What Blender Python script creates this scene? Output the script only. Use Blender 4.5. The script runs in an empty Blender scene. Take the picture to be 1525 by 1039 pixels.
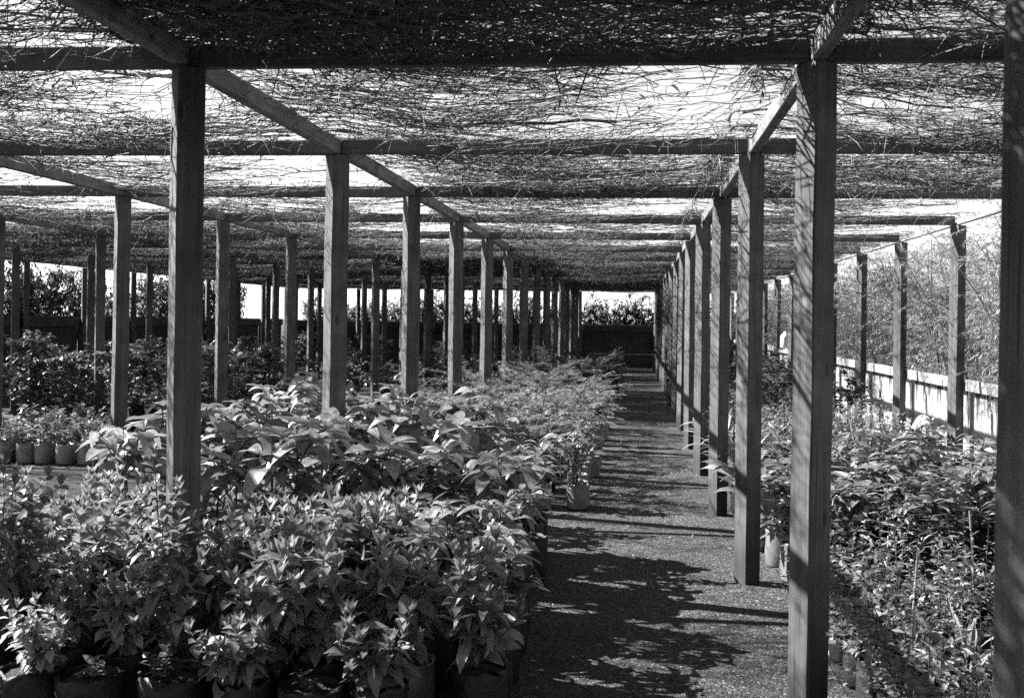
import bpy, math, random
import numpy as np
from mathutils import Vector, Matrix

R = np.random.default_rng(7)
random.seed(7)
S = bpy.context.scene
COL = S.collection
PI = math.pi

# ------------------------------------------------------------------ materials (black and white film: every colour is neutral)
def new_mat(name):
    m = bpy.data.materials.new(name); m.use_nodes = True
    nt = m.node_tree; b = nt.nodes['Principled BSDF']
    return m, nt, b

def N(nt, typ, **kw):
    n = nt.nodes.new(typ)
    for k, v in kw.items():
        if k in n.inputs: n.inputs[k].default_value = v
        else: setattr(n, k, v)
    return n

def ramp(nt, fac, stops):
    r = nt.nodes.new('ShaderNodeValToRGB')
    e = r.color_ramp.elements
    while len(e) < len(stops): e.new(0.5)
    for el, (p, v) in zip(e, stops):
        el.position = p; el.color = (v, v, v, 1)
    nt.links.new(fac, r.inputs[0])
    return r

def math_node(nt, op, a, b=None):
    n = nt.nodes.new('ShaderNodeMath'); n.operation = op
    for i, v in enumerate((a, b)):
        if v is None: continue
        if isinstance(v, (int, float)): n.inputs[i].default_value = v
        else: nt.links.new(v, n.inputs[i])
    return n.outputs[0]

def mul_col(nt, a, b, fac=1.0):
    n = nt.nodes.new('ShaderNodeMix'); n.data_type = 'RGBA'; n.blend_type = 'MULTIPLY'
    n.inputs[0].default_value = fac
    nt.links.new(a, n.inputs[6]); nt.links.new(b, n.inputs[7])
    return n.outputs[2]

def timber(name, axis, lo=.12, hi=.33):
    m, nt, b = new_mat(name)
    tc = N(nt, 'ShaderNodeTexCoord')
    mp = N(nt, 'ShaderNodeMapping')
    sc = [55, 55, 55]; sc[axis] = 2.2
    mp.inputs['Scale'].default_value = sc
    oi = N(nt, 'ShaderNodeObjectInfo')
    loc = nt.nodes.new('ShaderNodeVectorMath'); loc.operation = 'ADD'
    nt.links.new(tc.outputs['Object'], loc.inputs[0])
    nt.links.new(oi.outputs['Location'], loc.inputs[1])
    nt.links.new(loc.outputs[0], mp.inputs[0])
    n1 = N(nt, 'ShaderNodeTexNoise', Scale=1.0, Detail=6.0, Roughness=.65)
    nt.links.new(mp.outputs[0], n1.inputs['Vector'])
    n2 = N(nt, 'ShaderNodeTexNoise', Scale=7.0, Detail=5.0)
    nt.links.new(loc.outputs[0], n2.inputs['Vector'])
    r1 = ramp(nt, n1.outputs[0], [(.25, lo), (.5, (lo + hi) / 2), (.75, hi)])
    r2 = ramp(nt, n2.outputs[0], [(.3, .55), (.7, 1.15)])
    mp2 = N(nt, 'ShaderNodeMapping'); sc2 = [130, 130, 130]; sc2[axis] = 1.6
    mp2.inputs['Scale'].default_value = sc2
    nt.links.new(loc.outputs[0], mp2.inputs[0])
    n3 = N(nt, 'ShaderNodeTexNoise', Scale=1.0, Detail=2.0); nt.links.new(mp2.outputs[0], n3.inputs['Vector'])
    crack = ramp(nt, n3.outputs[0], [(.29, .25), (.35, 1)])
    kn = N(nt, 'ShaderNodeTexVoronoi', Scale=1.0); mp3 = N(nt, 'ShaderNodeMapping'); sc3 = [9, 9, 9]; sc3[axis] = 3.2
    mp3.inputs['Scale'].default_value = sc3
    nt.links.new(loc.outputs[0], mp3.inputs[0]); nt.links.new(mp3.outputs[0], kn.inputs['Vector'])
    knot = ramp(nt, kn.outputs['Distance'], [(.07, .3), (.13, 1)])
    colr = mul_col(nt, mul_col(nt, mul_col(nt, r1.outputs[0], r2.outputs[0]), crack.outputs[0]), knot.outputs[0])
    if axis == 2:   # splashed, damp feet
        sz = N(nt, 'ShaderNodeSeparateXYZ'); nt.links.new(tc.outputs['Object'], sz.inputs[0])
        foot = ramp(nt, math_node(nt, 'SUBTRACT', sz.outputs[2], math_node(nt, 'MULTIPLY', n2.outputs[0], .3)), [(-.02, .45), (.12, 1)])
        colr = mul_col(nt, colr, foot.outputs[0])
    nt.links.new(colr, b.inputs['Base Color'])
    b.inputs['Roughness'].default_value = .8
    bp = N(nt, 'ShaderNodeBump', Strength=.45, Distance=.004)
    nt.links.new(n1.outputs[0], bp.inputs['Height'])
    nt.links.new(bp.outputs[0], b.inputs['Normal'])
    return m

def leaf_mat(name, lo, hi, rough=.38, trans=.28, veins=0.0, spec=.5):
    m, nt, b = new_mat(name)
    at = N(nt, 'ShaderNodeAttribute', attribute_name='lr')
    r = ramp(nt, at.outputs['Fac'], [(0, lo), (1, hi)])
    col = r.outputs[0]
    tc = N(nt, 'ShaderNodeTexCoord')
    if veins:
        sx = N(nt, 'ShaderNodeSeparateXYZ'); nt.links.new(tc.outputs['UV'], sx.inputs[0])
        d = math_node(nt, 'ABSOLUTE', math_node(nt, 'SUBTRACT', sx.outputs[0], .5))
        mid = math_node(nt, 'LESS_THAN', d, .035)
        w = math_node(nt, 'FRACT', math_node(nt, 'MULTIPLY', math_node(nt, 'SUBTRACT', sx.outputs[1], math_node(nt, 'MULTIPLY', d, .28)), 11.0))
        side = math_node(nt, 'LESS_THAN', w, .13)
        v = math_node(nt, 'MAXIMUM', mid, math_node(nt, 'MULTIPLY', side, .55))
        fac = math_node(nt, 'ADD', math_node(nt, 'MULTIPLY', v, veins), 1.0)
        cm = nt.nodes.new('ShaderNodeVectorMath'); cm.operation = 'SCALE'
        nt.links.new(col, cm.inputs[0]); nt.links.new(fac, cm.inputs[3])
        col = cm.outputs[0]
        wv = math_node(nt, 'PINGPONG', w, .5)
        bp = N(nt, 'ShaderNodeBump', Strength=min(.4, veins), Distance=.003)
        nt.links.new(math_node(nt, 'SUBTRACT', wv, math_node(nt, 'MULTIPLY', mid, .5)), bp.inputs['Height'])
        nt.links.new(bp.outputs[0], b.inputs['Normal'])
    no = N(nt, 'ShaderNodeTexNoise', Scale=28.0, Detail=3.0)
    nt.links.new(tc.outputs['Object'], no.inputs['Vector'])
    r2 = ramp(nt, no.outputs[0], [(.3, .72), (.7, 1.2)])
    col = mul_col(nt, col, r2.outputs[0])
    oi = N(nt, 'ShaderNodeObjectInfo')
    r3 = ramp(nt, oi.outputs['Random'], [(0, .62), (1, 1.25)])
    col = mul_col(nt, col, r3.outputs[0])
    nt.links.new(col, b.inputs['Base Color'])
    b.inputs['Roughness'].default_value = rough
    b.inputs['Specular IOR Level'].default_value = spec
    tr = N(nt, 'ShaderNodeBsdfTranslucent')
    nt.links.new(col, tr.inputs[0])
    mx = N(nt, 'ShaderNodeMixShader'); mx.inputs[0].default_value = trans
    out = nt.nodes['Material Output']
    nt.links.new(b.outputs[0], mx.inputs[1]); nt.links.new(tr.outputs[0], mx.inputs[2])
    nt.links.new(mx.outputs[0], out.inputs[0])
    return m

def plain(name, lo, hi, rough=.8, scale=20.0, bump=.2, spec=.4, dist=.004):
    m, nt, b = new_mat(name)
    tc = N(nt, 'ShaderNodeTexCoord')
    no = N(nt, 'ShaderNodeTexNoise', Scale=scale, Detail=6.0, Roughness=.6)
    nt.links.new(tc.outputs['Object'], no.inputs['Vector'])
    r = ramp(nt, no.outputs[0], [(.3, lo), (.7, hi)])
    nt.links.new(r.outputs[0], b.inputs['Base Color'])
    b.inputs['Roughness'].default_value = rough
    b.inputs['Specular IOR Level'].default_value = spec
    bp = N(nt, 'ShaderNodeBump', Strength=bump, Distance=dist)
    nt.links.new(no.outputs[0], bp.inputs['Height'])
    nt.links.new(bp.outputs[0], b.inputs['Normal'])
    return m

def gravel(name, lo, hi, big=1.0):
    m, nt, b = new_mat(name)
    tc = N(nt, 'ShaderNodeTexCoord')
    v = N(nt, 'ShaderNodeTexVoronoi', Scale=95.0); nt.links.new(tc.outputs['Object'], v.inputs['Vector'])
    n1 = N(nt, 'ShaderNodeTexNoise', Scale=160.0, Detail=3.0, Roughness=.7); nt.links.new(tc.outputs['Object'], n1.inputs['Vector'])
    n2 = N(nt, 'ShaderNodeTexNoise', Scale=1.7, Detail=6.0, Roughness=.65); nt.links.new(tc.outputs['Object'], n2.inputs['Vector'])
    n3 = N(nt, 'ShaderNodeTexNoise', Scale=14.0, Detail=5.0, Roughness=.7); nt.links.new(tc.outputs['Object'], n3.inputs['Vector'])
    sv = N(nt, 'ShaderNodeSeparateColor'); nt.links.new(v.outputs['Color'], sv.inputs[0])
    c = ramp(nt, sv.outputs[0], [(0, lo), (.55, lo + (hi - lo) * .3), (.85, lo + (hi - lo) * .6), (1, hi * 1.8)])
    c2 = ramp(nt, n2.outputs[0], [(.3, .6), (.7, 1.25)])
    c3 = ramp(nt, n3.outputs[0], [(.3, .65), (.7, 1.25)])
    nt.links.new(mul_col(nt, mul_col(nt, c.outputs[0], c2.outputs[0]), c3.outputs[0]), b.inputs['Base Color'])
    b.inputs['Roughness'].default_value = .9
    h = math_node(nt, 'ADD', math_node(nt, 'MULTIPLY', v.outputs['Distance'], -1.0), math_node(nt, 'MULTIPLY', n1.outputs[0], .9))
    h = math_node(nt, 'ADD', h, math_node(nt, 'MULTIPLY', n3.outputs[0], 2.0))
    bp = N(nt, 'ShaderNodeBump', Strength=1.0, Distance=.012 * big); nt.links.new(h, bp.inputs['Height'])
    nt.links.new(bp.outputs[0], b.inputs['Normal'])
    return m

def iron(name, lo, hi, stain):
    """weathered corrugated iron with dark drip stains running down from the rail"""
    m, nt, b = new_mat(name)
    tc = N(nt, 'ShaderNodeTexCoord')
    mp = N(nt, 'ShaderNodeMapping'); mp.inputs['Scale'].default_value = (16, 16, .7)
    nt.links.new(tc.outputs['Object'], mp.inputs[0])
    n1 = N(nt, 'ShaderNodeTexNoise', Scale=1.0, Detail=3.0, Roughness=.5); nt.links.new(mp.outputs[0], n1.inputs['Vector'])
    n2 = N(nt, 'ShaderNodeTexNoise', Scale=5.0, Detail=5.0); nt.links.new(tc.outputs['Object'], n2.inputs['Vector'])
    sx = N(nt, 'ShaderNodeSeparateXYZ'); nt.links.new(tc.outputs['Object'], sx.inputs[0])
    base = ramp(nt, n2.outputs[0], [(.3, lo), (.7, hi)])
    # drips: tall noise columns, only where noise beats a threshold that rises away from the top edge
    drop = math_node(nt, 'MULTIPLY', math_node(nt, 'SUBTRACT', .88, sx.outputs[2]), .5)
    k = math_node(nt, 'SUBTRACT', n1.outputs[0], drop)
    mask = ramp(nt, k, [(.42, 1), (.5, stain)])
    nt.links.new(mul_col(nt, base.outputs[0], mask.outputs[0]), b.inputs['Base Color'])
    b.inputs['Roughness'].default_value = .55
    b.inputs['Metallic'].default_value = .15
    return m

M = {}
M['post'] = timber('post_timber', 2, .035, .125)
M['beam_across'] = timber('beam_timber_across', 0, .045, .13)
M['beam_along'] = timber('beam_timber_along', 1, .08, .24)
M['rail'] = timber('rail_timber', 1, .16, .32)
M['rail_backlit'] = timber('rail_timber_backlit', 1, .03, .07)  # outer fence rail seen against the light, shade put into its colour
M['rail_back'] = timber('rail_timber_back', 0, .03, .07)  # end fence rail, its backlit shade put into the colour too
M['bench'] = timber('bench_timber', 0, .06, .12)
M['twig'] = plain('twig_bark', .03, .17, .75, 30, .3)
M['fine_twig'] = plain('fine_twig', .14, .38, .8, 20, 0)
M['ground'] = gravel('gravel_dark', .006, .04)
M['path'] = gravel('gravel_path', .006, .11)
M['soil'] = gravel('potting_soil', .015, .05)
M['bag_black'] = plain('black_poly_bag', .01, .026, .5, 16, .9, .3, .02)
M['bag_grey'] = plain('silvery_poly_bag', .1, .26, .35, 14, .5, .5, .008)
M['bag_pale'] = plain('pale_poly_bag', .1, .2, .4, 14, .5, .5, .008)
M['tin'] = plain('dull_tin', .03, .09, .4, 9, .2, .5)
M['white'] = plain('white_plastic', .72, .85, .4, 10, .05, .5)
M['stake'] = plain('pale_cane', .3, .5, .6, 30, .1)
M['stem'] = plain('green_stem', .03, .08, .7, 40, .2)
M['bark'] = plain('grey_bark', .08, .2, .85, 30, .5)
M['dead'] = plain('dry_leaf', .08, .25, .7, 30, .2)
M['leaf_bush'] = leaf_mat('leaf_bush', .15, .38, 0.33, 0.4, .12)
M['leaf_big'] = leaf_mat('leaf_big', 0.13, 0.32, 0.36, 0.36, .45)
M['leaf_fern'] = leaf_mat('leaf_fern', .14, .32, 0.5, 0.4)
M['leaf_seedling'] = leaf_mat('leaf_seedling', 0.13, 0.3, 0.4, 0.35)
M['leaf_shrub'] = leaf_mat('leaf_shrub', 0.07, 0.18, 0.42, 0.35, .2)
M['leaf_lance'] = leaf_mat('leaf_lance', 0.11, 0.3, 0.34, 0.32, .3)
M['leaf_thin'] = leaf_mat('leaf_thin', .2, .44, 0.5, 0.35)
M['leaf_herb'] = leaf_mat('leaf_herb', 0.1, 0.28, .5, .3)
M['leaf_pale'] = leaf_mat('leaf_pale', 0.16, 0.34, .5, .35)
M['leaf_hedge'] = leaf_mat('leaf_hedge', .16, .4, .6, .25)
M['leaf_dark'] = leaf_mat('leaf_dark', 0.025, 0.07, .5, .2)  # shade and backlight put into the leaf tone of far bushes and saplings
M['flower'] = leaf_mat('flower_white', .55, .75, .7, .3)
M['iron'] = iron('galvanised_iron', .26, .44, .1)
M['iron_backlit'] = iron('backlit_iron', .025, .06, .5)  # outer and end fences: backlight and roof shade put into the iron's colour

# ------------------------------------------------------------------ mesh builder
class MB:
    def __init__(s): s.v = []; s.f = []; s.uv = []; s.lr = []; s.n = 0
    def add(s, V, F, UV=None, lr=None):
        V = np.asarray(V, float).reshape(-1, 3); F = np.asarray(F, int).reshape(-1, 4)
        s.v.append(V); s.f.append(F + s.n); s.n += len(V)
        s.uv.append(UV if UV is not None else np.zeros((len(V), 2)))
        s.lr.append(lr if lr is not None else np.full(len(V), .5))
    def mesh(s, name, mat, smooth=True):
        V = np.concatenate(s.v); F = np.concatenate(s.f); UV = np.concatenate(s.uv); LR = np.concatenate(s.lr)
        me = bpy.data.meshes.new(name)
        me.vertices.add(len(V)); me.vertices.foreach_set('co', V.astype(np.float32).ravel())
        tri = F[:, 3] == F[:, 2]
        cnt = np.where(tri, 3, 4)
        loops = F.ravel()
        keep = np.ones((len(F), 4), bool); keep[tri, 3] = False
        loops = loops[keep.ravel()]
        me.loops.add(len(loops)); me.loops.foreach_set('vertex_index', loops.astype(np.int32))
        st = np.concatenate([[0], np.cumsum(cnt)[:-1]])
        me.polygons.add(len(F)); me.polygons.foreach_set('loop_start', st.astype(np.int32))
        me.polygons.foreach_set('use_smooth', np.full(len(F), smooth))
        u = me.uv_layers.new(name='UVMap'); u.data.foreach_set('uv', UV[loops].astype(np.float32).ravel())
        a = me.attributes.new('lr', 'FLOAT', 'POINT'); a.data.foreach_set('value', LR.astype(np.float32))
        me.materials.append(mat)
        me.update(calc_edges=True); me.validate()
        return me
    # shapes
    def box(s, x0, x1, y0, y1, z0, z1, bev=.003):
        """a box with small chamfers on its edges"""
        def ring(z, b):
            return [(x0 + b, y0), (x1 - b, y0), (x1, y0 + b), (x1, y1 - b), (x1 - b, y1), (x0 + b, y1), (x0, y1 - b), (x0, y0 + b)], z
        V = []
        for z, ins in ((z0, bev), (z0 + bev, 0), (z1 - bev, 0), (z1, bev)):
            for (x, y) in ring(z, bev)[0]:
                cx, cy = (x0 + x1) / 2, (y0 + y1) / 2
                fx = (abs(x1 - x0) / 2 - ins) / (abs(x1 - x0) / 2); fy = (abs(y1 - y0) / 2 - ins) / (abs(y1 - y0) / 2)
                V.append((cx + (x - cx) * fx, cy + (y - cy) * fy, z))
        F = []
        for k in range(3):
            for i in range(8):
                j = (i + 1) % 8
                F.append((k * 8 + i, k * 8 + j, k * 8 + 8 + j, k * 8 + 8 + i))
        for o in (0, 24):
            q = [(o, o + 1, o + 2, o + 3), (o, o + 3, o + 4, o + 7), (o + 7, o + 4, o + 5, o + 6)]
            F += q if o else [t[::-1] for t in q]
        s.add(V, F)
    def tube(s, pts, rad, sides=5, cap=True):
        P = np.asarray(pts, float); n = len(P)
        rad = np.broadcast_to(np.asarray(rad, float), (n,))
        T = np.gradient(P, axis=0); T /= np.linalg.norm(T, axis=1, keepdims=True) + 1e-9
        up = np.where(np.abs(T[:, 2:3]) > .9, [[1., 0, 0]], [[0, 0, 1.]])
        A = np.cross(T, up); A /= np.linalg.norm(A, axis=1, keepdims=True) + 1e-9
        B = np.cross(T, A)
        a = np.arange(sides) * 2 * PI / sides
        V = P[:, None] + rad[:, None, None] * (A[:, None] * np.cos(a)[None, :, None] + B[:, None] * np.sin(a)[None, :, None])
        i = np.arange(sides); j = (i + 1) % sides
        F = [np.stack([k * sides + i, k * sides + j, (k + 1) * sides + j, (k + 1) * sides + i], 1) for k in range(n - 1)]
        s.add(V.reshape(-1, 3), np.concatenate(F), None, np.full(n * sides, R.random()))
    def lathe(s, prof, sides=16, wob=0.0, cx=0, cy=0, closed_bottom=False):
        a = np.arange(sides) * 2 * PI / sides
        w = 1 + wob * np.interp(a, np.linspace(0, 2 * PI, 8), np.r_[R.normal(0, 1, 7), 0])
        zt = max(z for r, z in prof)
        V = []
        for r, z in prof:
            cr = R.normal(0, wob * .45, sides) * (r > .03); dz = R.normal(0, wob * .12, sides) * (z > zt * .85)
            V.append([(cx + r * (w[k] + cr[k]) * math.cos(a[k]), cy + r * (w[k] + cr[k]) * math.sin(a[k]), z + dz[k]) for k in range(sides)])
        i = np.arange(sides); j = (i + 1) % sides
        F = [np.stack([k * sides + i, k * sides + j, (k + 1) * sides + j, (k + 1) * sides + i], 1) for k in range(len(prof) - 1)]
        s.add(np.array(V).reshape(-1, 3), np.concatenate(F))
    def leaves(s, L, flat=False, st=(0, .22, .5, .78, 1)):
        """L: list of (base, direction, length, width, droop, fold, roll)"""
        if not L: return
        P = np.array([l[0] for l in L], float); D = np.array([l[1] for l in L], float)
        D /= np.linalg.norm(D, axis=1, keepdims=True) + 1e-9
        ln = np.array([l[2] for l in L]); wd = np.array([l[3] for l in L]); dr = np.array([l[4] for l in L])
        fo = np.array([l[5] for l in L]); ro = np.array([l[6] for l in L])
        up = np.tile([0., 0, 1], (len(L), 1))
        up[np.abs(D[:, 2]) > .95] = (1, 0, 0)
        Sd = np.cross(D, up); Sd /= np.linalg.norm(Sd, axis=1, keepdims=True) + 1e-9
        Nn = np.cross(Sd, D)
        c, sn = np.cos(ro)[:, None], np.sin(ro)[:, None]
        Sd, Nn = Sd * c + Nn * sn, Nn * c - Sd * sn
        t = np.array(st)
        prof = np.sin(PI * np.clip(t, 0, 1) ** .85) ** .8; prof[0] = .12; prof[-1] = .03
        tt = t[None, :, None]
        hor = np.clip(1 - dr[:, None, None] * tt * .35, .2, 1)
        C = P[:, None] + ln[:, None, None] * (D[:, None] * tt * hor + np.array([0, 0, -1.])[None, None] * dr[:, None, None] * tt ** 2)
        hw = .5 * wd[:, None, None] * prof[None, :, None]
        Lf = C - Sd[:, None] * hw + Nn[:, None] * hw * fo[:, None, None]
        Rt = C + Sd[:, None] * hw + Nn[:, None] * hw * fo[:, None, None]
        k = len(t); n = len(L)
        lr = R.random(n)
        if flat:
            V = np.stack([Lf, Rt], 2).reshape(n, -1, 3); nc = 2; us = (0, 1)
        else:
            V = np.stack([Lf, C, Rt], 2).reshape(n, -1, 3); nc = 3; us = (0, .5, 1)
        f = []
        for a in range(k - 1):
            for b in range(nc - 1):
                f.append((a * nc + b, a * nc + b + 1, (a + 1) * nc + b + 1, (a + 1) * nc + b))
        f = np.array(f)
        F = (f[None] + (np.arange(n) * k * nc)[:, None, None]).reshape(-1, 4)
        uv = np.array([(u, v) for v in t for u in us]); UV = np.tile(uv, (n, 1))
        s.add(V.reshape(-1, 3), F, UV, np.repeat(lr, k * nc))

def obj(name, me, parent=None, loc=None, rot=None, scale=None):
    o = bpy.data.objects.new(name, me); COL.objects.link(o)
    if parent is not None: o.parent = parent
    if loc is not None: o.location = loc
    if rot is not None: o.rotation_euler = rot
    if scale is not None: o.scale = scale
    return o

def tag(o, label=None, cat=None, group=None, kind=None):
    if label: o['label'] = label
    if cat: o['category'] = cat
    if group: o['group'] = group
    if kind: o['kind'] = kind
    return o

# ------------------------------------------------------------------ the grid of the shade house
H = 1.41                       # eye height
ZB = 2.332                     # underside of the beams
BH = .082
Y0, DY = 4.117, 2.2
XS = [-10.92, -8.61, -6.30, -3.99, -1.69, .624, 2.895]
YK = lambda k: Y0 + DY * k
KE = 14                        # last frame line (far end)
def rnd(a, b): return float(R.uniform(a, b))

house = bpy.data.objects.new('shade_house', None); COL.objects.link(house)
tag(house, 'open timber shade house, posts in rows under a roof of loose brushwood', 'shade house')

pm = []
for v in range(3):
    b = MB(); h = .0515
    # post with chamfered arrises and slight waviness
    zs = np.linspace(-.05, ZB - .003, 9); ring = []
    for z in zs:
        ox, oy = R.normal(0, .0012, 2)
        c = .006
        for (x, y) in ((-h + c, -h), (h - c, -h), (h, -h + c), (h, h - c), (h - c, h), (-h + c, h), (-h, h - c), (-h, -h + c)):
            ring.append((x + ox, y + oy, z))
    F = []
    for k in range(8):
        for i in range(8):
            j = (i + 1) % 8; F.append((k * 8 + i, k * 8 + j, k * 8 + 8 + j, k * 8 + 8 + i))
    o = 64; F += [(o, o + 1, o + 2, o + 3), (o, o + 3, o + 4, o + 7), (o + 7, o + 4, o + 5, o + 6)]
    b.add(ring, F); pm.append(b.mesh('post', M['post'], False))
kmin = {0: 5, 1: 4, 2: 2, 3: 1, 4: -1, 5: -1, 6: 0}
PHI = math.radians(37)
for c, x in enumerate(XS):
    for k in range(kmin[c], KE + 1):
        o = obj('post', pm[(k + c) % 3], house, (x, YK(k), 0), (rnd(-.005, .005), rnd(-.005, .005), PHI + rnd(-.09, .09)))
        if c == 5 and k == 0: o.rotation_euler = (0, 0, PHI - .02)
        if c == 5 and k == -1: o.location.x += .027
        if c == 4 and k == 0: o.location.x += .02

bx = []
for c in range(6):
    b = MB(); b.box(XS[c] + .029, XS[c + 1] - .029, -.024, .024, ZB, ZB + BH); bx.append(b.mesh('cross_beam', M['beam_across'], False))
by = MB(); by.box(-.025, .025, .003, DY - .003, ZB + .002, ZB + BH + .002); by = by.mesh('long_beam', M['beam_along'], False)
eb = MB(); eb.box(-.02, .02, .003, DY - .003, ZB + .002, ZB + .026); eb = eb.mesh('edge_batten', M['beam_along'], False)
for k in range(-1, KE + 1):
    for c in range(6):
        obj('cross_beam', bx[c], house, (0, YK(k) + rnd(-.006, .006), rnd(-.004, .004)))
for c, x in enumerate(XS):
    for k in range(max(kmin[c] - 1, -2), KE):
        if c == 6: obj('edge_batten', eb, house, (x, YK(k), 0))
        else: obj('long_beam', by, house, (x + rnd(-.004, .004), YK(k), rnd(-.003, .003)))

# ---- brushwood: loose twigs laid across the bays, sagging between the beams
W = 2.31
def thatch(n_main, n_fine, nb, fringe=60, thick=.06, gap=(0, 0), loose=.3, bays=(1, 1), fat=1.0, drop=.07):
    """n_main branches and n_fine twiglets, most of them lying in nb sagging bundles, the rest loose"""
    b = MB(); WW, DD = W * bays[0], DY * bays[1]
    B = []
    for i in range(nb):
        B.append((R.uniform(.35 + gap[0], WW - .35 - gap[1]), (i + R.uniform(.2, .8)) * DD / nb, R.uniform(.32, .62), R.uniform(.03, .085), R.uniform(.4, 1.8), R.uniform(.2, 1) * drop))
    wt = np.array([q[4] for q in B]); wt /= wt.sum()
    def pick():
        if R.random() > loose:
            q = B[R.choice(nb, p=wt)]; return R.normal(q[0], q[2]), R.normal(q[1], q[3]), q[5], q[0], q[2]
        return R.uniform(-.1 + gap[0] * .6, WW + .1 - gap[1] * .6), R.uniform(0, DD), 0., 0., 1.
    def sag(x): return -.045 * np.abs(np.sin(PI * x / W))
    heads = []
    for i in range(n_main):
        xc, y, dz, bc, bs = pick(); L = R.uniform(.25, 1.25); x0 = xc - L / 2
        y = min(max(y, -.05), DD + .05)
        a = R.normal(0, .28); n = 9
        z = ZB + BH + .008 + R.random() ** 1.5 * thick
        t = np.linspace(0, 1, n)
        wy = (np.cumsum(R.normal(0, .055, n)) + R.normal(0, .02, n)) * L; wz = np.cumsum(R.normal(0, .008, n)); bow = R.normal(0, .09) * L
        X = x0 + t * L * math.cos(a); Yp = y + t * L * math.sin(a) + wy + bow * np.sin(PI * t)
        X = np.clip(X, -.15, WW + .15)
        Z = z + wz + sag(X) - dz * np.exp(-((X - bc) / (bs * 1.3)) ** 2)
        P = np.stack([X, Yp, Z], 1)
        if R.random() < .5: P = P[::-1]
        q = R.random()
        r0 = fat * (R.uniform(.0055, .008) if q < .02 else R.uniform(.004, .0065) if q < .13 else R.uniform(.0016, .0036))
        b.tube(P, r0 * np.linspace(1, .35, n), 5 if r0 > .0065 else 3)
        heads.append(P)
    heads = np.array(heads)
    m = n_fine
    seg = R.integers(1, 9, m); hi = R.integers(0, len(heads), m)
    base = heads[hi, seg] + R.normal(0, .018, (m, 3)) * [1.5, 1.0, .6]
    out = heads[hi, seg] - heads[hi, seg - 1]; out /= np.linalg.norm(out, axis=1, keepdims=True)
    d = out + np.stack([R.normal(0, .4, m), R.normal(0, .85, m), R.normal(0, .32, m)], 1)
    long_ = R.random(m) < .3
    L = [(base[i], d[i], (R.uniform(.12, .26) if long_[i] else R.uniform(.03, .1)), fat * R.uniform(.002, .0044), R.normal(.03, .25), 0, R.uniform(-1.5, 1.5)) for i in range(m)]
    b.leaves(L, True, (0, .35, .7, 1))
    m = n_fine // 7
    seg = R.integers(1, 9, m); hi = R.integers(0, len(heads), m)
    base = heads[hi, seg] + R.normal(0, .03, (m, 3)) * [1.5, 1.0, .5]
    b.leaves([(base[i], R.normal(0, 1, 3) * [1, 1, .5], R.uniform(.02, .06), R.uniform(.006, .014), R.normal(.1, .3), .3, R.uniform(-1, 1)) for i in range(m)], True, (0, .5, 1))
    Lf = []
    fringe *= 3
    for i in range(fringe):   # hanging ends that droop below the beams, in tufts
        if i % 9 == 0:
            c0 = pick()
            if R.random() < .65: c0 = (R.uniform(0, WW), R.choice([.03, DD - .06, DD - .05]) + R.normal(0, .03), 0.)
        p = (c0[0] + R.normal(0, .05), c0[1] + R.normal(0, .03), ZB + BH + R.uniform(-.03, .03) - c0[2])
        Lf.append((p, (R.normal(0, .8), R.normal(0, .5), R.uniform(-.9, .5)), R.uniform(.03, .11), .0028, R.uniform(.1, .9), 0, R.uniform(-1.5, 1.5)))
    b.leaves(Lf, True, (0, .3, .65, 1))
    return b.mesh('brush_thatch', M['twig'])

TH = {
 'black': thatch(2000, 27000, 9, 200, .16, loose=.5, fat=1.7),
 'dense': thatch(720, 12500, 6, 150, .1, loose=.12, fat=1.4),
 'dense2': thatch(720, 12500, 5, 150, .1, loose=.1, fat=1.4),
 'mid1': thatch(360, 7600, 5, 120, .09, loose=.09, fat=1.25),
 'mid2': thatch(380, 7800, 4, 120, .09, gap=(0, .3), loose=.08, fat=1.25),
 'mid3': thatch(310, 6600, 4, 110, .09, gap=(.3, .5), loose=.08, fat=1.25),
 'mid4': thatch(240, 4600, 4, 120, .09, gap=(.3, .6), loose=.1, fat=1.1),
 'clump': thatch(480, 9500, 3, 140, .13, gap=(.3, .3), loose=.09, drop=.11, fat=1.3),
 'thin1': thatch(170, 3000, 4, 80, gap=(.1, .5), loose=.1, fat=1.1),
 'thin2': thatch(140, 2500, 3, 70, gap=(.4, .3), loose=.1, fat=1.1),
}
def choose(c, k):
    fixed = {(4, -2): 'black', (4, -1): 'black', (5, -1): 'dense', (3, -1): 'mid3', (5, -2): 'black', (3, -2): 'dense',
             (4, 0): 'mid4', (4, 1): 'clump', (4, 2): 'thin1', (4, 3): 'thin2', (4, 4): 'thin1', (4, 5): 'mid3', (4, 6): 'mid3',
             (3, 0): 'mid3', (3, 1): 'thin1', (3, 2): 'thin2', (3, 3): 'thin1', (3, 4): 'thin2', (3, 5): 'mid3',
             (5, 0): 'mid3', (5, 1): 'mid1', (5, 2): 'thin1', (5, 3): 'thin1', (5, 4): 'thin1', (5, 5): 'mid3',
             (2, 2): 'thin1', (2, 3): 'mid1', (2, 1): 'thin2', (1, 1): 'thin1', (2, 0): 'thin1', (1, 0): 'thin2', (1, 2): 'mid3', (0, 0): 'thin1', (0, 1): 'thin2', (2, -1): 'mid3'}
    if (c, k) in fixed: return fixed[(c, k)]
    if k >= 6 and c < 5: return random.choice(['dense', 'dense2', 'black', 'black'] if c < 4 or k > 8 else ['dense', 'dense2', 'clump'])
    if c <= 2 and k >= 4: return random.choice(['dense', 'dense2', 'mid1', 'clump'])
    return random.choice(['mid1', 'mid2', 'mid3', 'clump', 'mid1'])
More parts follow.
